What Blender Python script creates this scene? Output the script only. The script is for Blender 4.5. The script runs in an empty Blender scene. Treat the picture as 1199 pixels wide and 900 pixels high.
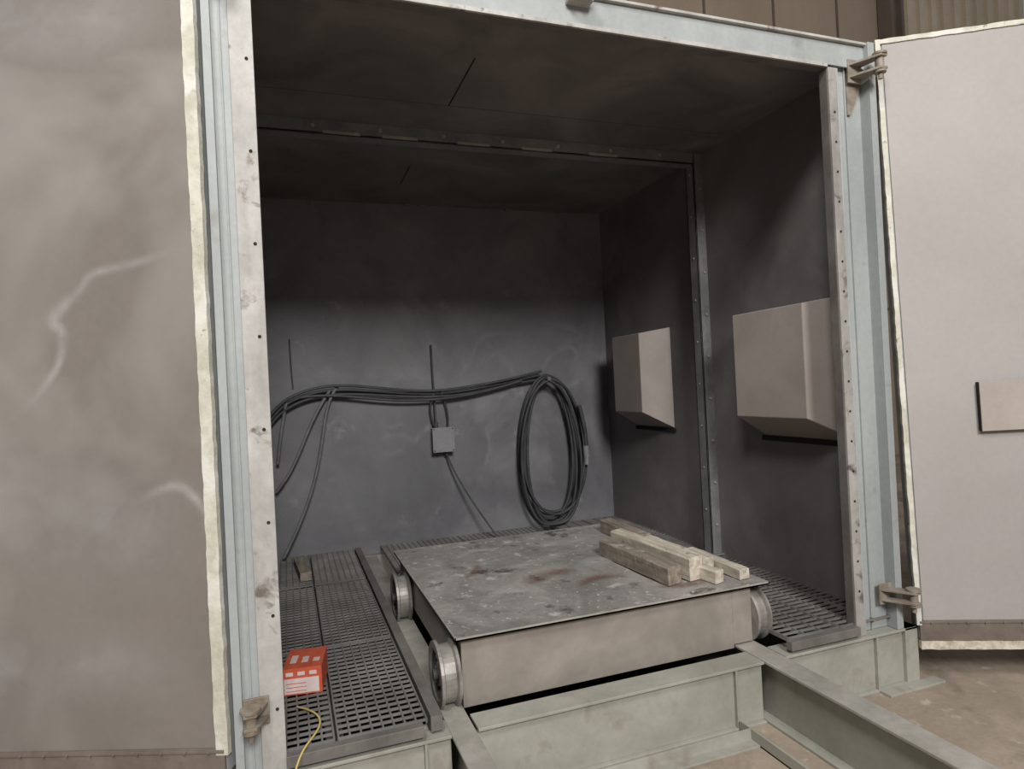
import bpy, math, random
import numpy as np
from mathutils import Vector, Matrix, noise
random.seed(7)
S=bpy.context.scene
try:
    S.view_settings.view_transform='Standard'; S.view_settings.look='None'
except Exception: pass

# ------------------------------------------------------------------ materials
def ramp(nt,src,stops):
    r=nt.nodes.new('ShaderNodeValToRGB'); e=r.color_ramp.elements
    e[0].position,e[0].color=stops[0][0],(*stops[0][1],1)
    e[1].position,e[1].color=stops[-1][0],(*stops[-1][1],1)
    for p,c in stops[1:-1]:
        x=e.new(p); x.color=(*c,1)
    nt.links.new(src,r.inputs[0]); return r.outputs[0]
def noisetex(nt,scale,detail=6,rough=.6,stretch=(1,1,1),dist=0.0,off=(0,0,0)):
    tc=nt.nodes.new('ShaderNodeTexCoord'); mp=nt.nodes.new('ShaderNodeMapping')
    mp.inputs['Scale'].default_value=stretch; mp.inputs['Location'].default_value=off
    n=nt.nodes.new('ShaderNodeTexNoise'); n.inputs['Scale'].default_value=scale
    n.inputs['Detail'].default_value=detail; n.inputs['Roughness'].default_value=rough
    n.inputs['Distortion'].default_value=dist
    nt.links.new(tc.outputs['Object'],mp.inputs[0]); nt.links.new(mp.outputs[0],n.inputs['Vector'])
    return n.outputs['Fac']
def mix(nt,fac,a,b):
    m=nt.nodes.new('ShaderNodeMix'); m.data_type='RGBA'
    if isinstance(fac,(int,float)): m.inputs[0].default_value=fac
    else: nt.links.new(fac,m.inputs[0])
    for i,v in ((6,a),(7,b)):
        if isinstance(v,tuple): m.inputs[i].default_value=(*v,1)
        else: nt.links.new(v,m.inputs[i])
    return m.outputs[2]
G=lambda v:(v,v,v)
def mat(name,c1,c2=None,scale=2.0,rough=.7,metal=0,spots=None,spot_scale=14,spot_lo=.6,spot_hi=.68,stretch=(1,1,1),bump=.12,bump_scale=60,spots2=None,s2_scale=30,s2_lo=.66,s2_hi=.72,dist=.3,lo=.35,hi=.65,spec=.4,fine=.08,detail=6,spots3=None,s3_scale=25,s3_lo=.64,s3_hi=.67):
    m=bpy.data.materials.new(name); m.use_nodes=True; nt=m.node_tree; b=nt.nodes['Principled BSDF']
    c2=c2 or tuple(x*.8 for x in c1)
    col=ramp(nt,noisetex(nt,scale,stretch=stretch,dist=dist,detail=detail),[(lo,c1),(hi,c2)])
    fn=ramp(nt,noisetex(nt,40,detail=4),[(.3,G(1-fine)),(.7,G(1+fine))])
    mm=nt.nodes.new('ShaderNodeMix'); mm.data_type='RGBA'; mm.blend_type='MULTIPLY'; mm.inputs[0].default_value=1
    nt.links.new(col,mm.inputs[6]); nt.links.new(fn,mm.inputs[7]); col=mm.outputs[2]
    if spots:
        f=ramp(nt,noisetex(nt,spot_scale,off=(3,7,1),dist=.5,detail=detail),[(spot_lo,G(0)),(spot_hi,G(1))]); col=mix(nt,f,col,spots)
    if spots2:
        f=ramp(nt,noisetex(nt,s2_scale,off=(13,2,5),dist=.2),[(s2_lo,G(0)),(s2_hi,G(1))]); col=mix(nt,f,col,spots2)
    if spots3:
        f=ramp(nt,noisetex(nt,s3_scale,off=(1,22,5),dist=.2),[(s3_lo,G(0)),(s3_hi,G(1))]); col=mix(nt,f,col,spots3)
    nt.links.new(col,b.inputs['Base Color'])
    b.inputs['Roughness'].default_value=rough; b.inputs['Metallic'].default_value=metal
    b.inputs['Specular IOR Level'].default_value=spec
    if bump:
        bp=nt.nodes.new('ShaderNodeBump'); bp.inputs['Strength'].default_value=bump; bp.inputs['Distance'].default_value=.004
        nt.links.new(noisetex(nt,bump_scale,detail=3),bp.inputs['Height']); nt.links.new(bp.outputs[0],b.inputs['Normal'])
    return m
M_wall=mat('blasted_wall_steel',(.205,.203,.217),(.135,.134,.145),scale=1.3,rough=.5,spots=(.27,.267,.275),spot_scale=1.8,spot_lo=.5,spot_hi=.8,bump=.05,fine=.04,detail=5,spots2=(.34,.335,.34),s2_scale=4,s2_lo=.62,s2_hi=.8,dist=.8)
M_wallR=mat('blasted_wall_steel_right',(.21,.195,.195),(.14,.132,.134),scale=1.2,rough=.5,bump=.05,fine=.04,detail=4,spots=(.25,.232,.23),spot_scale=2.2,spot_lo=.5,spot_hi=.8)
M_ceil=mat('blasted_ceiling_steel',(.22,.20,.193),(.125,.117,.116),scale=1.6,rough=.7,bump=.05,fine=.03,detail=4,dist=.8)
M_doorL=mat('door_face_left',(.225,.20,.178),(.16,.142,.127),scale=.9,rough=.5,spots=(.32,.30,.28),spot_scale=1.3,spot_lo=.48,spot_hi=.8,lo=.3,hi=.7,bump=.04,fine=.035,detail=3)
M_doorR=mat('door_face_right',(.40,.372,.362),(.34,.315,.303),scale=1.0,rough=.6,lo=.3,hi=.7,bump=.04,fine=.03,detail=3)
M_rustlip=mat('door_bottom_flashing',(.19,.155,.13),(.13,.105,.09),scale=5,rough=.6)
M_seal=mat('foam_seal',(.60,.585,.50),(.47,.455,.375),scale=9,rough=.9,spots=(.24,.23,.19),spot_scale=24,spot_lo=.62,spot_hi=.70,bump=.4,spots2=(.66,.65,.60),s2_scale=6,s2_lo=.5,s2_hi=.6)
M_frame=mat('frame_paint_blue_grey',(.375,.40,.395),(.285,.305,.305),scale=3,rough=.5,stretch=(1,1,.3),spots=(.21,.20,.18),spot_scale=7,spot_lo=.62,spot_hi=.8,bump=.05,fine=.05)
M_lip=mat('frame_worn_edge',(.47,.46,.44),(.32,.31,.29),scale=7,rough=.55,stretch=(1,1,.4),spots=(.15,.125,.105),spot_scale=10,spot_lo=.58,spot_hi=.68)
M_lipR=mat('frame_worn_edge_dark',(.38,.365,.345),(.25,.235,.22),scale=7,rough=.5,stretch=(1,1,.4),spots=(.12,.10,.09),spot_scale=10,spot_lo=.57,spot_hi=.68)
M_base=mat('base_beam_green_grey',(.375,.37,.325),(.285,.28,.24),scale=3,rough=.6,spots=(.22,.185,.145),spot_scale=5,spot_lo=.56,spot_hi=.78,bump=.06,fine=.05)
M_rail=mat('rail_worn_top',(.42,.40,.365),(.30,.285,.25),scale=6,rough=.45,metal=.1)
M_steel=mat('dusty_steel',(.19,.175,.165),(.125,.115,.108),scale=5,rough=.6,metal=.1)
M_rusty=mat('rusty_hinge_steel',(.30,.27,.23),(.19,.15,.11),scale=14,rough=.6,metal=.1)
M_post=mat('rib_steel',(.24,.24,.245),(.16,.16,.165),scale=6,rough=.5,metal=.1)
M_hole_shade=mat('dark_hole_and_shade',(.02,.02,.02),rough=.9,bump=0)
M_seam=mat('panel_seam',(.07,.065,.06),rough=.9,bump=0)
M_grate=mat('grating_steel',(.25,.235,.225),(.14,.132,.125),scale=3,rough=.5,metal=.2)
M_pit_shade=mat('pit_shade_black',(.008,.008,.009),(.005,.005,.005),rough=.95,spec=.05)  # near-black base colour stands in for the shade below the grating
M_cart=mat('cart_skirt_steel',(.36,.32,.28),(.26,.23,.20),scale=2.0,rough=.5,metal=.1,dist=.8,spots=(.21,.19,.17),spot_scale=2.5,spot_lo=.5,spot_hi=.8,fine=.05,detail=3)
M_deck=mat('cart_deck',(.34,.32,.30),(.20,.19,.18),scale=2.5,rough=.55,spots=(.46,.45,.43),spot_scale=9,spot_lo=.60,spot_hi=.66,spots2=(.10,.09,.085),s2_scale=7,s2_lo=.60,s2_hi=.68,bump=.3,dist=1.2,fine=.12,spots3=(.60,.59,.57),s3_scale=28,s3_lo=.63,s3_hi=.67)
M_wheel=mat('wheel_steel',(.34,.32,.30),(.20,.185,.17),scale=12,rough=.45,metal=.3)
M_hub=mat('wheel_hub_dark',(.07,.066,.062),rough=.7)
M_hood=mat('hood_sheet_metal',(.395,.35,.32),(.32,.28,.255),scale=2,rough=.55,bump=.05,fine=.03)
M_wood=mat('weathered_timber',(.33,.28,.23),(.17,.14,.11),scale=6,rough=.85,stretch=(6,.6,6),spots=(.48,.45,.41),spot_scale=6,spot_lo=.58,spot_hi=.7,bump=.5)
M_woodL=mat('pale_timber',(.66,.61,.51),(.40,.35,.28),scale=6,rough=.85,stretch=(6,.6,6),bump=.5,spots=(.25,.20,.16),spot_scale=10,spot_lo=.6,spot_hi=.7)
M_hose=mat('rubber_hose',(.075,.075,.08),(.045,.045,.05),scale=8,rough=.55)
M_hoseG=mat('dusty_hose',(.18,.18,.19),(.12,.12,.13),scale=8,rough=.6)
M_jb=mat('junction_box_grey',(.27,.27,.28),(.22,.22,.225),rough=.5,bump=.05)
M_red=mat('carton_red',(.68,.14,.07),(.56,.10,.05),scale=8,rough=.55,bump=.03)
M_white=mat('carton_white',(.78,.66,.62),(.68,.56,.52),scale=10,rough=.6,bump=.03)
M_yel=mat('yellow_wire',(.60,.48,.16),rough=.6,bump=0)
M_ground=mat('dusty_concrete',(.38,.31,.245),(.25,.205,.16),scale=1.4,rough=.9,spots=(.15,.12,.095),spot_scale=2.5,spot_lo=.54,spot_hi=.72,bump=.3,bump_scale=30,dist=1,spots2=(.44,.385,.32),s2_scale=9,s2_lo=.62,s2_hi=.7)
M_bg=mat('brown_wall_panel',(.42,.33,.25),(.34,.265,.20),scale=.7,rough=.7,stretch=(1,1,.3))
M_bg2=mat('beige_ribbed_cladding',(.55,.46,.36),(.44,.37,.28),scale=1,rough=.7)
M_bgs=mat('dark_wall_column',(.15,.12,.10),rough=.7)

# ------------------------------------------------------------------ mesh builder
class B:
    def __init__(s): s.v=[];s.f=[];s.m=[];s.sm=[]
    def add(s,vs,fs,m=0,M=None,smooth=False):
        o=len(s.v)
        for p in vs:
            p=Vector(p); s.v.append(M@p if M is not None else p)
        for f in fs: s.f.append([i+o for i in f]); s.m.append(m); s.sm.append(smooth)
    def box(s,x0,x1,y0,y1,z0,z1,m=0,M=None):
        s.add([(x0,y0,z0),(x1,y0,z0),(x1,y1,z0),(x0,y1,z0),(x0,y0,z1),(x1,y0,z1),(x1,y1,z1),(x0,y1,z1)],
              [(0,3,2,1),(4,5,6,7),(0,1,5,4),(1,2,6,5),(2,3,7,6),(3,0,4,7)],m,M)
    def lathe(s,prof,origin,axis,seg=28,m=0,M=None,mats=None):
        a=Vector(axis).normalized(); t=Vector((0,0,1)) if abs(a.z)<.9 else Vector((1,0,0))
        u=a.cross(t).normalized(); w=a.cross(u); o=Vector(origin); vs=[]
        for d,r in prof:
            for i in range(seg):
                th=2*math.pi*i/seg; vs.append(o+a*d+(u*math.cos(th)+w*math.sin(th))*r)
        b0=len(s.v); s.add(vs,[],0,M)
        for j in range(len(prof)-1):
            for i in range(seg):
                s.f.append([b0+j*seg+i,b0+j*seg+(i+1)%seg,b0+(j+1)*seg+(i+1)%seg,b0+(j+1)*seg+i]); s.m.append(mats[j] if mats else m); s.sm.append(False)
        s.f.append([b0+i for i in range(seg)][::-1]); s.m.append(mats[0] if mats else m); s.sm.append(False)
        s.f.append([b0+(len(prof)-1)*seg+i for i in range(seg)]); s.m.append(mats[-1] if mats else m); s.sm.append(False)
    def cyl(s,p0,p1,r,seg=16,m=0,M=None):
        d=Vector(p1)-Vector(p0); s.lathe([(0,r),(d.length,r)],p0,d,seg,m,M)
    def done(s,name,mats,bevel=0,parent=None,loc=None):
        me=bpy.data.meshes.new(name); me.from_pydata([tuple(v) for v in s.v],[],s.f)
        for m in mats: me.materials.append(m)
        for p,mi,sm in zip(me.polygons,s.m,s.sm): p.material_index=mi; p.use_smooth=sm
        me.update()
        import bmesh
        bm=bmesh.new(); bm.from_mesh(me); bmesh.ops.recalc_face_normals(bm,faces=bm.faces); bm.to_mesh(me); bm.free()
        o=bpy.data.objects.new(name,me); S.collection.objects.link(o)
        if bevel:
            b=o.modifiers.new('bevel','BEVEL'); b.width=bevel; b.segments=2; b.limit_method='ANGLE'
        if parent: o.parent=parent
        return o
def empty(name):
    e=bpy.data.objects.new(name,None); S.collection.objects.link(e); e.empty_display_size=.1; return e
def tube(name,paths,r,m,parent=None,smooth=True):
    cu=bpy.data.curves.new(name,'CURVE'); cu.dimensions='3D'; cu.bevel_depth=r; cu.bevel_resolution=3; cu.resolution_u=10; cu.use_fill_caps=True
    for pts in paths:
        sp=cu.splines.new('NURBS' if smooth else 'POLY'); sp.points.add(len(pts)-1)
        for i,p in enumerate(pts): sp.points[i].co=(*p,1)
        if smooth: sp.use_endpoint_u=True; sp.order_u=min(4,len(pts))
    cu.materials.append(m); o=bpy.data.objects.new(name,cu); S.collection.objects.link(o)
    if parent: o.parent=parent
    return o
def smear_mat(name,col,strength):
    m=bpy.data.materials.new(name); m.use_nodes=True; nt=m.node_tree; b=nt.nodes['Principled BSDF']
    b.inputs['Base Color'].default_value=(*col,1); b.inputs['Roughness'].default_value=.8
    at=nt.nodes.new('ShaderNodeAttribute'); at.attribute_name='fade'
    n=ramp(nt,noisetex(nt,7,dist=.5),[(.3,G(.3)),(.7,G(1))])
    mu=nt.nodes.new('ShaderNodeMath'); mu.operation='MULTIPLY'; nt.links.new(at.outputs['Fac'],mu.inputs[0]); nt.links.new(n,mu.inputs[1])
    m2=nt.nodes.new('ShaderNodeMath'); m2.operation='MULTIPLY'; m2.inputs[1].default_value=strength; nt.links.new(mu.outputs[0],m2.inputs[0])
    nt.links.new(m2.outputs[0],b.inputs['Alpha']); return m
M_smA=smear_mat('blast_marks_light',(.48,.46,.44),.7)
M_smC=smear_mat('pale_cloud',(.42,.405,.39),.5)  # soft pale tint for the broad bands on the left door
M_smB=smear_mat('blast_marks_wall',(.42,.42,.43),.5)
def smear(name,plist,M,m,parent,n_off=.002):
    vs=[];fs=[];fa=[]
    for pts in plist:
        dense=[]
        for i in range(len(pts)-1):
            for k in range(8):
                t=k/8; p0=pts[max(i-1,0)];p1=pts[i];p2=pts[i+1];p3=pts[min(i+2,len(pts)-1)]
                dense.append([.5*((2*p1[j])+(-p0[j]+p2[j])*t+(2*p0[j]-5*p1[j]+4*p2[j]-p3[j])*t*t+(-p0[j]+3*p1[j]-3*p2[j]+p3[j])*t**3) for j in range(3)])
        dense.append(list(pts[-1])); N=len(dense); o=len(vs)
        for i,(s,z,w) in enumerate(dense):
            a=dense[max(i-1,0)];b=dense[min(i+1,N-1)]; d=Vector((b[0]-a[0],b[1]-a[1])).normalized(); nn=Vector((-d.y,d.x))
            end=min(1,min(i,N-1-i)/(N*.3)); end=end*end*(3-2*end)
            for k in (-1,-.66,-.33,0,.33,.66,1):
                vs.append(M@Vector((s+nn.x*k*w,n_off,z+nn.y*k*w))); q=1-abs(k); fa.append(end*q*q*(3-2*q))
        for i in range(N-1):
            for k in range(6): a=o+i*7+k; fs.append((a,a+1,a+8,a+7))
    me=bpy.data.meshes.new(name); me.from_pydata([tuple(v) for v in vs],[],fs); me.materials.append(m)
    at=me.attributes.new('fade','FLOAT','POINT'); at.data.foreach_set('value',fa)
    o=bpy.data.objects.new(name,me); S.collection.objects.link(o); o.parent=parent; return o

GZ=-.33
W,H,D=2.5,2.6,2.757
XL,XR,ZC=-.09,2.741,2.675
# ------------------------------------------------------------------ ground & hall
b=B(); b.box(-9,14,-14,6.0,GZ-.1,GZ); b.done('floor',[M_ground])
b=B(); b.box(-9,10.3,6.0,6.1,GZ,11,0)
for i in range(14):
    x=-8.5+i*1.36; b.box(x,x+.04,5.985,6,GZ,11,1)
for z in (2.2,4.4,9.2): b.box(-9,10.3,5.985,6,z,z+.04,1)
x=10.55
b.box(10.3,14,6.05,6.1,GZ,11,2)
while x<14: b.box(x,x+.12,5.98,6.05,GZ,11,2); x+=.3
b.done('wall_back_hall',[M_bg,M_bgs,M_bg2])
b=B(); b.box(10.1,10.16,5.7,5.96,GZ,11); b.box(10.34,10.4,5.7,5.96,GZ,11); b.box(10.16,10.34,5.81,5.85,GZ,11); b.done('steel_column',[M_bgs])

# ------------------------------------------------------------------ booth shell
b=B(); b.box(XL-.03,XL,.02,D+.06,-.06,ZC); b.done('wall_left',[M_wall])
b=B(); b.box(XR,XR+.05,.04,D+.06,-.06,ZC)
b.done('wall_right',[M_wallR])
b=B(); b.box(XL,XR,D,D+.06,-.06,ZC); 
ob=b.done('wall_back',[M_wall])
b=B(); b.box(XL-.03,XR+.05,.04,D+.06,ZC,ZC+.05,0)
b.box(.922,.928,.45,.95,ZC-.003,ZC,1); b.box(.886,.891,1.88,2.26,ZC-.003,ZC,1)
b.box(XL,XR,.949,.951,ZC-.001,ZC,2)
b.done('ceiling',[M_ceil,M_hole_shade,M_seam])
b=B()
for x in (1.0,1.12,1.72,1.85): b.box(x,x+.07,D-.03,D,ZC-.012,ZC-.001,0)
b.done('ceiling_clips',[M_post],.002)
Mb=Matrix(((1,0,0,0),(0,-1,0,D),(0,0,1,0),(0,0,0,1)))
smear('wall_scuffs',[[(.70,.78,.03),(.85,.86,.06),(1.0,.80,.05),(1.08,.92,.03)],[(.72,.72,.02),(.80,.70,.04),(.95,.74,.03)],[(1.5,1.30,.02),(1.62,1.42,.03),(1.75,1.45,.05),(1.85,1.30,.04),(1.75,1.2,.02)],
    [(2.05,1.2,.02),(2.2,1.42,.03),(2.4,1.5,.04),(2.5,1.35,.03)],[(1.62,1.68,.03),(1.75,1.78,.06),(1.95,1.7,.03)],[(.85,1.45,.015),(.95,1.30,.03),(1.02,1.45,.02)],[(2.3,.95,.03),(2.35,1.15,.05),(2.5,1.2,.03)],
    [(1.3,1.25,.02),(1.45,1.35,.03),(1.6,1.6,.03),(1.9,1.62,.03),(2.1,1.5,.02)],[(2.45,.6,.03),(2.5,.8,.05),(2.42,1.0,.03)],
    [(.75,.95,.02),(.84,.90,.05),(.93,.95,.03)],[(1.55,.5,.02),(1.62,.7,.03),(1.58,.9,.02)],[(2.2,1.65,.02),(2.35,1.7,.05),(2.5,1.6,.03)],[(.3,.9,.02),(.42,1.0,.04),(.5,.9,.02)]],Mb,M_smB,ob)
smear('wall_dust_clouds',[[(.1,.3,.2),(.6,.45,.3),(1.2,.4,.2)],[(1.2,1.3,.2),(1.8,1.45,.3),(2.5,1.35,.2)],[(.2,1.5,.15),(.7,1.45,.25),(1.2,1.55,.15)]],Mb,M_smB,ob,.001).data.materials[0]=smear_mat('wall_dust',(.33,.33,.34),.45)

# ------------------------------------------------------------------ ribs
b=B()
y0,y1=1.27,1.36
b.box(XL,XR-.07,y0,y0+.012,ZC-.075,ZC,0); b.box(XL,XR-.07,y0,y1,ZC-.075,ZC-.065,0); b.box(XL,XR-.07,y1-.01,y1,ZC-.065,ZC,0)
b.box(XR-.075,XR-.065,y0,y1,-.0,ZC,0); b.box(XR-.075,XR,y0-.0,y0+.012,0,ZC,0); b.box(XR-.075,XR,y1-.01,y1,0,ZC,0)
b.box(XR-.1,XR,y0-.03,y1+.02,0,.012,0)
for i in range(7):
    x=.25+i*.36; b.cyl((x,y0,ZC-.035),(x,y0-.008,ZC-.035),.012,8,1)
for x in (.3,.62,1.05,1.45,1.9): b.box(x,x+.2,y0-.004,y0,ZC-.072,ZC-.055,1)
for i in range(9):
    z=.2+i*.28; b.cyl((XR-.03,y0,z),(XR-.03,y0-.008,z),.009,8,1); b.cyl((XR-.075,y0+.045,z+.1),(XR-.080,y0+.045,z+.1),.008,8,1)
b.done('steel_rib_frame',[M_post,M_rail],.002)

# ------------------------------------------------------------------ door frame
frame=empty('booth_door_frame')
def lipholes(bb,x,y,z0,z1,step,m):
    z=z0
    while z<z1: bb.cyl((x,y,z),(x,y-.003,z),.006,8,m); z+=step
b=B()
zt=2.74
b.box(-.075,.0,-.012,.0,-.06,H,1); b.box(-.010,0,0,.03,-.06,H,0)
b.box(-.135,-.066,.006,.016,-.06,zt,0); b.box(-.105,-.099,.0,.006,-.06,zt,0); b.box(-.155,-.128,-.02,.006,-.06,zt,0)
lipholes(b,-.022,-.012,.15,2.6,.31,2)
b.done('jamb_left',[M_frame,M_lip,M_hole_shade],.0015,frame)
b=B()
b.box(W,W+.05,-.012,0,-.06,H,1); b.box(W,W+.012,0,.045,-.06,H,3)
b.box(W+.05,W+.058,-.012,.03,-.06,H,0); b.box(W+.05,W+.24,.03,.04,-.06,zt,0); b.box(W+.235,W+.245,-.02,.06,-.06,zt,0); b.box(W+.235,W+.275,-.028,-.02,-.06,zt,0)
b.box(W+.13,W+.136,.02,.03,-.06,zt,0)
lipholes(b,W+.026,-.012,.15,2.5,.14,2)
b.done('jamb_right',[M_frame,M_lipR,M_hole_shade,M_steel],.0015,frame)
b=B()
b.box(0,W,-.012,0,H,H+.018,1); b.box(0.012,W-.0,0,.05,H,H+.01,2)
b.box(-.13,W+.285,.0,.01,H+.018,zt-.012,0); b.box(-.13,W+.285,-.018,.05,zt-.012,zt,1)
b.done('header',[M_frame,M_lip,M_steel],.0015,frame)
b=B(); b.box(1.17,1.27,-.055,-.04,zt-.05,zt+.03,0); b.box(1.19,1.21,-.1,-.055,zt-.04,zt+.01,0); b.box(1.235,1.255,-.1,-.055,zt-.04,zt+.01,0); b.cyl((1.17,-.085,zt-.015),(1.28,-.085,zt-.015),.01,10,0)
b.box(1.17,1.27,-.04,.0,zt-.05,zt-.035,0)
b.done('latch_catch',[M_lip],.002,frame)

# ------------------------------------------------------------------ base frame
def ibeamX(b,x0,x1,y,z0,z1,w,t=.012,m=0):
    b.box(x0,x1,y,y+w,z1-t,z1,m); b.box(x0,x1,y+.02,y+.03,z0+t,z1-t,m); b.box(x0,x1,y,y+w,z0,z0+t,m)
b=B()
zf=-.062
ibeamX(b,-.2,.56,-.03,GZ,zf,.12); ibeamX(b,.66,1.95,-.03,GZ,zf,.12); ibeamX(b,2.07,2.86,-.03,GZ,zf,.12)
b.box(2.78,2.86,-.03,D,GZ,zf,0); b.box(-.2,-.13,.1,D,GZ,zf,0); b.box(-.2,2.86,D-.05,D+.06,GZ,zf,0)
for x in (1.80,2.6,.46): b.box(x,x+.01,-.028,-.01,GZ+.012,zf-.012,0)
b.box(2.6,2.95,-.09,-.03,GZ,GZ+.012,0)
b.box(0,.46,-.035,.0,-.045,-.005,1); b.box(2.1,W,-.035,.0,-.045,-.005,1)
b.done('booth_base_frame',[M_base,M_steel],.002)
b=B(); b.box(XL-.03,XR+.05,.1,D,-.329,-.30); b.done('pit_floor',[M_pit_shade])

# ------------------------------------------------------------------ rails
def rail(name,xc,w,ya,yb):
    b=B(); zt=-.062
    b.box(xc-w/2,xc+w/2,ya,yb,zt-.012,zt,1); b.box(xc-.005,xc+.005,ya,yb,GZ+.012,zt-.012,0); b.box(xc-w/2,xc+w/2,ya,yb,GZ,GZ+.012,0)
    b.done(name,[M_base,M_rail],.002)
rail('rail_beam',.605,.09,-1.9,2.7); rail('rail_beam',2.01,.11,-1.9,2.7)
b=B(); b.box(1.80,1.86,-1.9,-.04,GZ,GZ+.008,0); b.box(1.80,1.808,-1.9,-.04,GZ,GZ+.05,0)
b.box(.66,1.80,-.16,-.10,GZ,GZ+.008,0); b.box(.66,1.80,-.108,-.10,GZ,GZ+.05,0)
b.done('angle_iron',[M_base],.001)

# ------------------------------------------------------------------ grating
b=B()
def grate(x0,x1,y0,y1,px,py,t=.0065,h=.012,t2=.0065):
    n=max(1,round((x1-x0)/px)); 
    for i in range(n+1):
        x=x0+(x1-x0)*i/n; b.box(x-t/2,x+t/2,y0,y1,-h*1.6,0,0)
    n=max(1,round((y1-y0)/py))
    for i in range(n+1):
        y=y0+(y1-y0)*i/n; b.box(x0,x1,y-t2/2,y+t2/2,-h*.8,-.001,0)
for (ya,yb) in ((.01,.85),(.88,1.88),(1.94,2.74)):
    grate(-.08,.155,ya,yb,.04,.042); grate(.17,.478,ya,yb,.04,.042)
for (ya,yb) in ((1.0,1.88),(1.94,2.74)):
    grate(.69,1.3,ya,yb,.04,.042); grate(1.31,1.93,ya,yb,.04,.042)
for (ya,yb) in ((.01,1.2),(1.23,2.74)):
    grate(2.12,2.41,ya,yb,.10,.042,t2=.009); grate(2.42,2.735,ya,yb,.10,.042,t2=.009)
b.box(.492,.535,0,2.74,-.05,.006,1)
b.box(.13,.19,.01,2.74,-.06,-.031,2); 
for y in (.865,1.91): b.box(-.08,.46,y-.025,y+.025,-.06,-.031,2); b.box(.68,1.94,y-.025,y+.025,-.06,-.031,2); b.box(2.1,2.735,y-.025,y+.025,-.06,-.031,2)
b.done('floor_grating',[M_grate,M_steel,M_hub])

# ------------------------------------------------------------------ cart
cart=empty('rail_cart')
cx0,cx1,cy0,cy1,ct=.626,2.134,.13,1.64,.2154
b=B(); 
nx,ny=30,30; vs=[];fs=[]
def dz(x,y):
    e=min(x-cx0,cx1-x,y-cy0,cy1-y); k=min(1,max(0,e/.08)); return k*.006*noise.noise(Vector((x*3,y*3,0)))
for j in range(ny+1):
    for i in range(nx+1):
        x=cx0+(cx1-cx0)*i/nx;y=cy0+(cy1-cy0)*j/ny; vs.append((x,y,ct+dz(x,y)))
for j in range(ny):
    for i in range(nx): a=j*(nx+1)+i; fs.append((a,a+1,a+nx+2,a+nx+1))
b.add(vs,fs,0,None,True)
b.box(cx0,cx1,cy0,cy1,ct-.014,ct-.0065,1)
for (x0,x1,ya,yb) in ((cx0,cx1,cy0,cy0+.004),(cx0,cx1,cy1-.004,cy1),(cx0,cx0+.004,cy0,cy1),(cx1-.004,cx1,cy0,cy1)): b.box(x0,x1,ya,yb,ct-.014,ct+.0005,1)
b.done('deck_plate',[M_deck,M_rail,M_hub],0,cart)
b=B(); sx0,sx1,sy0,sy1=.655,2.05,.16,1.60
zb=-.072
b.box(sx0,1.945,sy0,sy0+.01,zb,ct-.014); b.box(1.945,sx1,sy0,sy0+.01,-.055,ct-.014); b.box(sx0,1.945,sy1-.01,sy1,zb,ct-.014)
b.box(sx0,sx0+.01,sy0+.01,sy1-.01,-.0,ct-.014); b.box(sx1-.01,sx1,sy0+.01,sy1-.01,-.0,ct-.014)
b.box(sx0,1.945,sy0+.01,sy0+.06,zb,zb+.01)
b.done('skirt',[M_cart],.002,cart)
def wheel(name,xo,y,dirx):
    b=B(); z=-.062+.112
    b.lathe([(0.012,.02),(0.012,.045),(.024,.05),(.024,.080),(.006,.090),(0,.100),(0,.128),(.012,.130),(.018,.112),(.062,.112),(.068,.130),(.08,.128),(.08,.02)],(xo,y,z),(dirx,0,0),36,0,None,[2,2,1,1,0,0,0,0,0,0,0,0])
    b.cyl((xo-dirx*.01,y,z),(xo+dirx*.14,y,z),.022,16,1)
    for k in range(6):
        th=k*math.pi/3; b.cyl((xo+dirx*.024,y+.066*math.cos(th),z+.066*math.sin(th)),(xo+dirx*.014,y+.066*math.cos(th),z+.066*math.sin(th)),.007,8,0)
    b.done(name,[M_wheel,M_hub,M_steel],0,cart)
wheel('wheel_1',.562,.23,1); wheel('wheel_2',.562,1.27,1); wheel('wheel_3',2.13,.24,-1); wheel('wheel_4',2.13,1.27,-1)
b=B(); b.box(.70,.76,.12+.1,1.55,.0,.12,0); b.box(1.94,2.0,.22,1.55,.0,.12,0)
b.cyl((.56,1.27,.05),(2.13,1.27,.05),.018,12,0); b.cyl((.56,.24,.05),(2.13,.24,.05),.018,12,0)
b.done('chassis_beams',[M_hub],0,cart)
Md=Matrix(((1,0,0,0),(0,0,1,0),(0,1,0,ct+.004),(0,0,0,1)))
smear('deck_paint_stains',[[(1.05,.9,.05),(1.3,.95,.09),(1.55,1.1,.06)],[(1.45,.75,.03),(1.6,.85,.06),(1.75,.7,.03)],[(1.35,1.3,.06),(1.6,1.25,.10),(1.85,1.35,.05)],[(.8,.4,.04),(.95,.55,.06),(1.1,.5,.03)],[(.9,1.2,.05),(1.05,1.35,.06),(1.2,1.3,.04)]],Md,smear_mat('white_paint_stain',(.55,.54,.52),.6),cart,.004)
smear('deck_rust_stains',[[(1.10,.58,.05),(1.25,.72,.09),(1.45,.72,.05)],[(1.3,.45,.03),(1.45,.55,.06),(1.62,.5,.03)],[(.85,.85,.03),(.95,.95,.05),(1.0,1.1,.03)],[(1.6,.3,.03),(1.8,.25,.05),(1.95,.3,.03)]],Md,smear_mat('rust_stain',(.20,.10,.08),.7),cart,.005)

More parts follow.
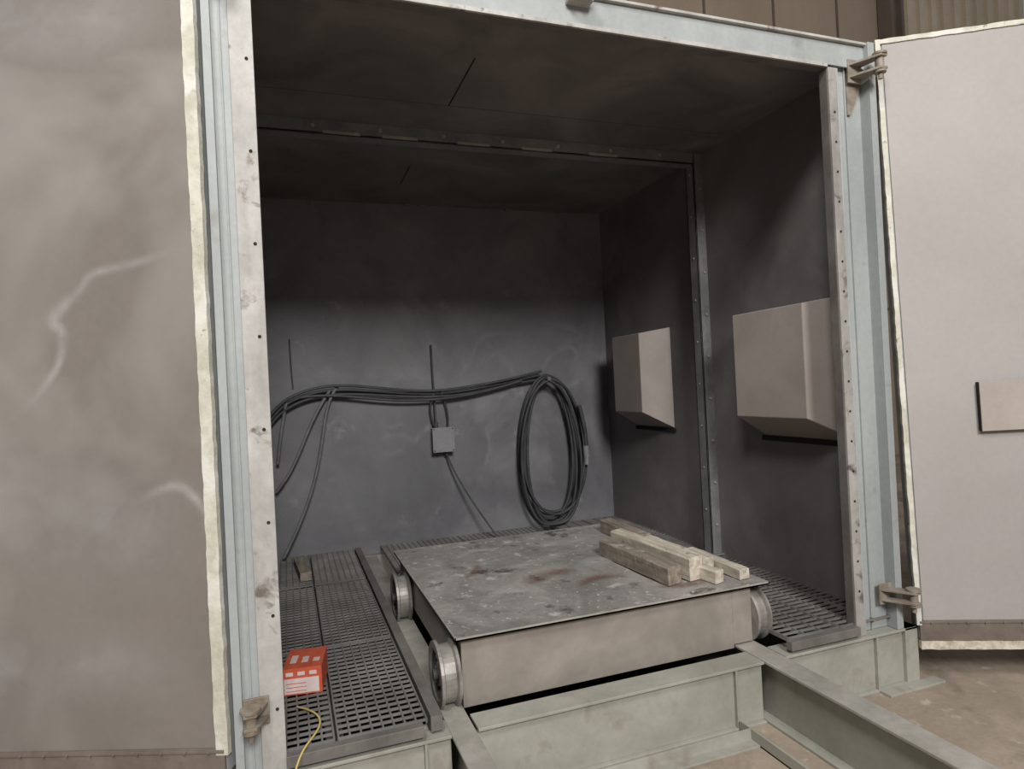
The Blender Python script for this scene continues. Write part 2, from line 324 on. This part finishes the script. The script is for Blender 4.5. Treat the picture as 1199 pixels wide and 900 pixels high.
# ------------------------------------------------------------------ timbers
def timber(cx,cy,L,w,h,ang,m,z0=ct+.006,tilt=0):
    b=B(); n=10; vs=[];fs=[]
    sec=[(-w/2,0),(w/2,0),(w/2,h*.95),(w*.42,h),(-w*.42,h),(-w/2,h*.93)]
    k=len(sec)
    for i in range(n+1):
        t=-L/2+L*i/n
        for (a,c) in sec:
            j=.0035*noise.noise(Vector((a*40+cx*9,t*11,c*40))); vs.append((a+j,t+(a*.15 if i in(0,n) else 0),max(0,c+j if c>0 else 0)))
    for i in range(n):
        for q in range(k): fs.append((i*k+q,i*k+(q+1)%k,(i+1)*k+(q+1)%k,(i+1)*k+q))
    fs.append(tuple(range(k))[::-1]); fs.append(tuple(n*k+q for q in range(k)))
    M=Matrix.Translation((cx,cy,z0))@Matrix.Rotation(ang,4,'Z'); b.add(vs,fs,0,M)
    return b.done('timber_block',[m],.001)
timber(1.955,1.16,.50,.085,.08,-.02,M_wood)
timber(1.955,.62,.54,.075,.075,.03,M_woodL)
timber(1.71,.60,.64,.08,.085,.04,M_wood)
timber(1.83,.64,.70,.085,.11,.06,M_woodL)
timber(1.895,.33,.26,.06,.06,.15,M_woodL)
timber(2.055,.42,.45,.06,.05,-.02,M_woodL)
b=B(); b.box(-.035,.035,-.22,.22,0,.055,0,Matrix.Translation((.10,2.25,.001))@Matrix.Rotation(.08,4,'Z')); b.done('timber_offcut',[M_wood],.003)

# ------------------------------------------------------------------ carton
b=B(); Mx=Matrix.Translation((.078,.50,.001))@Matrix.Rotation(-.16,4,'Z')
w,d,h=.075,.10,.105
b.box(-w,w,-d,d,0,h,0,Mx)
b.box(-w+.004,w-.012,-d-.001,-d,.006,h*.62,1,Mx)
for i in range(3): b.box(-w+.012+i*.045,-w+.040+i*.045,-d-.0012,-d,h*.72,h*.86,1,Mx)
for i in range(3): b.box(-w+.012,w-.06,-d-.0016,-d-.001,.014+i*.015,.017+i*.015,0,Mx)
for i in range(3): b.box(-w+.02+i*.045,-w+.045+i*.045,-.045,.03-.02*i,h,h+.0008,1,Mx)
b.done('carton_box',[M_red,M_white],.001)
tube('yellow_wire',[[(.04,.28,.01),(.10,.22,.012),(.13,.12,.012),(.08,.02,.01),(.04,-.05,.005),(.0,-.10,-.10),(-.04,-.15,-.22),(-.05,-.17,-.32)]],.0035,M_yel)

# ------------------------------------------------------------------ hoods
def hood(y0p,y1p,y0b):
    xw,xp=XR-.001,XR-.2; zt,zb,zw=1.535,.945,.82
    v=[(xp,y0p,zb),(xp,y1p,zb),(xp,y1p,zt),(xp,y0p,zt),(xw,y0b,zw),(xw,y1p,zw),(xw,y1p,zt+.03),(xw,y0b,zt+.03)]
    b=B(); b.add(v,[(0,1,2,3),(0,4,5,1),(1,5,6,2),(2,6,7,3),(3,7,4,0),(4,7,6,5)],0)
    b.box(xw-.012,xw,y0b-.02,y1p+.02,zw-.03,zw-.002,1)  # black strip paints the shadow in the gap under the hood
    return b.done('vent_hood',[M_hood,M_hole_shade],.004)
hood(.265,.80,.13); hood(1.86,2.27,1.745)

# ------------------------------------------------------------------ back wall equipment
jb=empty('junction_box')
b=B(); b.box(1.13,1.29,D-.09,D-.001,.70,.88,0); b.box(1.122,1.298,D-.102,D-.09,.692,.888,0)
for (x,z) in ((1.135,.705),(1.285,.705),(1.135,.875),(1.285,.875)): b.cyl((x,D-.102,z),(x,D-.106,z),.006,8,1)
b.cyl((1.165,D-.05,.88),(1.165,D-.05,.93),.016,12,1); b.cyl((1.24,D-.05,.70),(1.24,D-.05,.66),.014,12,1); b.cyl((1.17,D-.05,.70),(1.17,D-.05,.67),.012,12,1)
b.done('box_body',[M_jb,M_hose],.003,jb)
tube('conduit',[[(1.165,D-.05,.92),(1.165,D-.03,1.1),(1.16,D-.025,1.3),(1.16,D-.02,1.55)]],.008,M_hose,jb)
tube('cables',[[(1.24,D-.05,.67),(1.30,D-.12,.45),(1.45,D-.2,.2),(1.56,D-.25,.02)],[(1.15,D-.05,.9),(1.11,D-.06,1.02),(1.14,D-.06,1.16),(1.2,D-.06,1.2),(1.25,D-.06,1.1),(1.27,D-.05,.95),(1.26,D-.05,.88)]],.007,M_hose,jb)
y=D-.05
hp=[]
for k,(dz_,dy) in enumerate(((0,0),(.032,.03),(-.035,.01))):
    hp.append([(-.07,y-dy,1.02+dz_),(.0,y-dy,1.12+dz_),(.18,y-dy,1.21+dz_),(.45,y-dy,1.235+dz_),(.8,y-dy,1.185+dz_*.8),(1.15,y-dy,1.15+dz_*.6),(1.5,y-dy,1.175+dz_),(1.8,y-dy,1.225+dz_*.5),(2.08,y-dy,1.27+dz_)])
hp.append([(.15,y-.02,1.18),(.35,y-.03,1.20),(.7,y-.03,1.13),(1.1,y-.03,1.10),(1.5,y-.03,1.13),(1.9,y-.03,1.23)])
tube('air_hose',hp,.0115,M_hose)
tube('air_hose',[[(.42,y,1.25),(.34,y-.02,1.16),(.30,y-.03,.9),(.22,y-.03,.5),(.08,y-.05,.2),(-.02,y-.1,.03)],[(.05,y,1.15),(.0,y-.02,.95),(-.03,y-.02,.7)],
   [(.36,y,1.22),(.24,y-.02,1.05),(.14,y-.02,.8),(.04,y-.02,.6),(-.05,y-.03,.5)]],.012,M_hoseG)
tube('hanging_wire',[[(.09,D-.012,1.62),(.09,D-.012,1.45),(.10,D-.015,1.25)]],.005,M_hose)
coil=empty('hose_coil')
for k in range(6):
    pts=[]; cx=2.12+.022*math.sin(k*2.1); rx=.25+.045*math.sin(k*1.7+.5); rz=.60+.035*math.cos(k*2.3); top=1.27-.01*k
    for i in range(25):
        th=2*math.pi*i/24+math.pi/2; sx=math.cos(th); sz=math.sin(th)
        pts.append((cx+rx*sx*(1-.10*sz),y-.01-.022*k+.006*math.sin(3*th),max(.03,top-rz+rz*sz)))
    tube('turn_%d'%(k+1),[pts],.0115,M_hose,coil)
tube('end_coupling',[[(2.36,y-.14,1.0),(2.40,y-.15,.85),(2.41,y-.15,.72),(2.40,y-.15,.6)]],.017,M_hose,coil)
b=B(); b.cyl((2.40,y-.15,.66),(2.405,y-.15,.56),.026,16,0); b.cyl((2.405,y-.15,.56),(2.40,y-.15,.50),.02,16,0); b.done('coupling_head',[M_jb],0,coil)
b=B(); b.cyl((2.10,D,1.235),(2.10,D-.2,1.235),.018,12,0); b.box(2.07,2.13,D-.012,D,1.19,1.28,0); b.done('hose_peg',[M_steel],.002,coil)

# ------------------------------------------------------------------ doors
def ragged(b,M,s0,s1,z0,z1,n0,n1,m,vert=True,step=.02,jit=.0018):
    L=(z1-z0) if vert else (s1-s0); n=int(L/step); vs=[];fs=[]
    for i in range(n+1):
        t=i/n; j=[1.6*jit*noise.noise(Vector((i*.35,q*9+s0*50,z0)))+random.uniform(-jit,jit)*.4 for q in range(3)]
        if vert:
            z=z0+L*t; r=[(s0+j[0],n0,z),(s0+j[0],n1+j[2]*.3,z),(s1+j[1],n1+j[2]*.3,z),(s1+j[1],n0,z)]
        else:
            s=s0+L*t; r=[(s,n0,z0+j[0]),(s,n1+j[2]*.3,z0+j[0]),(s,n1+j[2]*.3,z1+j[1]),(s,n0,z1+j[1])]
        vs+=r
    for i in range(n):
        for q in range(4): fs.append((i*4+q,i*4+(q+1)%4,(i+1)*4+(q+1)%4,(i+1)*4+q))
    fs+=[(0,1,2,3),(n*4,n*4+1,n*4+2,n*4+3)]
    b.add(vs,fs,m,M)
def door(name,origin,d,nrm,z0,z1,mface,wd=1.28,plate=None,cream=False,roll=0,sw=.034,s_in=-.012):
    M=Matrix(((d[0],nrm[0],0,origin[0]),(d[1],nrm[1],0,origin[1]),(0,0,1,0),(0,0,0,1)))@Matrix.Rotation(roll,4,'Y')
    e=empty(name)
    b=B(); b.box(0,wd,-.08,-.002,z0-.09,z1-.005,0,M); b.done('core',[M_frame],.003,e)
    b=B(); b.box(.02,wd-.02,-.002,.004,z0,z1-.02,0,M)
    b.done('inner_face',[mface],.001,e)
    b=B(); ragged(b,M,s_in,sw,z0-.02,z1,-.01,.012,0); ragged(b,M,wd-.034,wd+.01,z0-.02,z1,-.01,.012,0); ragged(b,M,0,wd,z1-.022,z1,-.01,.011,0,False)
    b.done('edge_seal',[M_seal],0,e)
    b=B(); b.box(0,wd,-.002,.012,z0-.095,z0,0,M); b.box(0,wd,.012,.016,z0-.012,z0-.002,0,M)
    for i in range(16): b.cyl(M@Vector((.05+i*.078,.012,z0-.008)),M@Vector((.05+i*.078,.02,z0-.008)),.005,8,1)
    b.done('bottom_flashing',[M_rustlip,M_steel],.001,e)
    if cream:
        b=B(); ragged(b,M,0,wd,z0-.135,z0-.096,-.07,.015,0,False); b.done('bottom_seal',[M_woodL],0,e)
    if plate:
        s0,s1,za,zb=plate
        b=B(); b.box(s0,s1,.03,.036,za,zb,0,M); b.box(s0,s0+.008,.004,.03,za,zb,1,M); b.box(s1-.008,s1,.004,.03,za,zb,1,M); b.box(s0+.008,s1-.008,.004,.03,za+.004,za+.012,1,M)
        b.done('handle_cover',[M_hood,M_hole_shade],.001,e)
    return M,e
d=(-.924,.382); n=(-.382,-.924)
M1,d1=door('door_1',(-.180,-.04),d,n,.075,2.76,M_doorL,sw=.028)
T=M1@Matrix.Translation((0,.0045,0))
smear('blast_marks',[[(.02,1.67,.012),(.12,1.66,.025),(.21,1.64,.025),(.36,1.61,.026),(.41,1.56,.026),(.50,1.475,.04),(.475,1.42,.035),(.49,1.33,.025),(.555,1.24,.025),(.63,1.17,.025),(.72,1.12,.02)],
   [(.25,.86,.015),(.19,.90,.025),(.10,.91,.03),(.03,.83,.025),(.03,.74,.015)]],T,M_smA,d1)
smear('pale_clouds',[[(.04,.78,.2),(.35,.8,.3),(.9,.82,.3)]],M1@Matrix.Translation((0,.0035,0)),M_smC,d1)  # broad pale band across the middle of the door face
smear('pale_clouds_low',[[(.04,.32,.15),(.5,.34,.2),(1.0,.32,.2)]],M1@Matrix.Translation((0,.0028,0)),M_smC,d1)  # broad pale band low on the door face
smear('painted_haze_high',[[(.04,2.42,.2),(.5,2.44,.25),(1.0,2.42,.2)]],M1@Matrix.Translation((0,.0028,0)),M_smC,d1)  # pale band paints lens haze over the top of the door
d=(.877,-.48); n=(-.48,-.877)
M2,d2=door('door_2',(2.855,-.04),d,n,-.03,2.76,M_doorR,plate=(.32,.62,.86,1.09),cream=True,roll=-.019,sw=.010)

# ------------------------------------------------------------------ hinges
def hinge(name,par,x,y,z,x2,y2,h=.09):
    b=B(); b.cyl((x,y,z-h/2),(x,y,z+h/2),.018,18,0); b.cyl((x,y,z+h/2),(x,y,z+h/2+.012),.032,18,0); b.cyl((x,y,z-h/2-.012),(x,y,z-h/2),.026,18,0); b.cyl((x,y,z-h/2-.04),(x,y,z-h/2-.012),.010,12,0)
    for zz in (z-h/2,z+h/2-.012):
        b.add([(x-.02,y-.025,zz),(x+.02,y-.025,zz),(x2+.04,y2,zz),(x2-.04,y2,zz),(x-.02,y-.025,zz+.012),(x+.02,y-.025,zz+.012),(x2+.04,y2,zz+.012),(x2-.04,y2,zz+.012)],
          [(0,3,2,1),(4,5,6,7),(0,1,5,4),(1,2,6,5),(2,3,7,6),(3,0,4,7)],0)
    b.box(x2-.04,x2+.04,y2-.006,y2+.004,z-h*.8,z+h*.8,0)
    return b.done(name,[M_rusty],.002,par)
hinge('hinge_bottom',d1,-.10,-.09,.165,-.085,-.03,h=.055); hinge('hinge_top',d1,-.10,-.09,2.62,-.085,-.03,h=.06)
hinge('hinge_bottom',d2,2.76,-.10,.11,2.70,-.0,h=.06); hinge('hinge_top',d2,2.72,-.10,2.60,2.67,-.0,h=.07)
b=B(); b.add([(2.64,.028,2.62),(2.76,.028,2.62),(2.76,.028,2.60),(2.66,.028,2.40),(2.64,.028,2.40),(2.64,.018,2.62),(2.76,.018,2.62),(2.76,.018,2.60),(2.66,.018,2.40),(2.64,.018,2.40)],
  [(0,1,2,3,4),(5,6,7,8,9),(0,1,6,5),(1,2,7,6),(2,3,8,7),(3,4,9,8),(4,0,5,9)],0); b.done('hinge_gusset',[M_rusty],.001,frame)

# ------------------------------------------------------------------ lights
def area(name,loc,tgt,size,power,col):
    l=bpy.data.lights.new(name,'AREA'); l.shape='DISK'; l.size=size; l.energy=power; l.color=col
    o=bpy.data.objects.new(name,l); S.collection.objects.link(o); o.location=loc
    o.rotation_euler=(Vector(tgt)-Vector(loc)).to_track_quat('-Z','Y').to_euler()
area('high_bay_lamp',(-1.6,-4.0,6.6),(1.3,0,1),1.6,265,(1,.965,.925))
area('high_bay_lamp',(.6,-8.5,5.8),(1.3,0,1),2.4,840,(1,.975,.945))
w=bpy.data.worlds.new('World'); S.world=w; w.use_nodes=True
w.node_tree.nodes['Background'].inputs[0].default_value=(.98,.98,1,1); w.node_tree.nodes['Background'].inputs[1].default_value=.18

# ------------------------------------------------------------------ camera
ya,p,r,f=0.3401,0.0041,0.0494,745.685
F=Vector((math.sin(ya)*math.cos(p),math.cos(ya)*math.cos(p),math.sin(p)))
R0=Vector((math.cos(ya),-math.sin(ya),0)); U0=R0.cross(F); R=R0*math.cos(r)-U0*math.sin(r); U=R.cross(F)
c=bpy.data.cameras.new('camera'); c.sensor_width=36; c.sensor_fit='HORIZONTAL'; c.lens=f/1199*36; c.clip_start=.02
o=bpy.data.objects.new('camera',c); S.collection.objects.link(o)
o.matrix_world=Matrix(((R.x,U.x,-F.x,.0549),(R.y,U.y,-F.y,-2.2911),(R.z,U.z,-F.z,1.1801),(0,0,0,1)))
S.camera=o
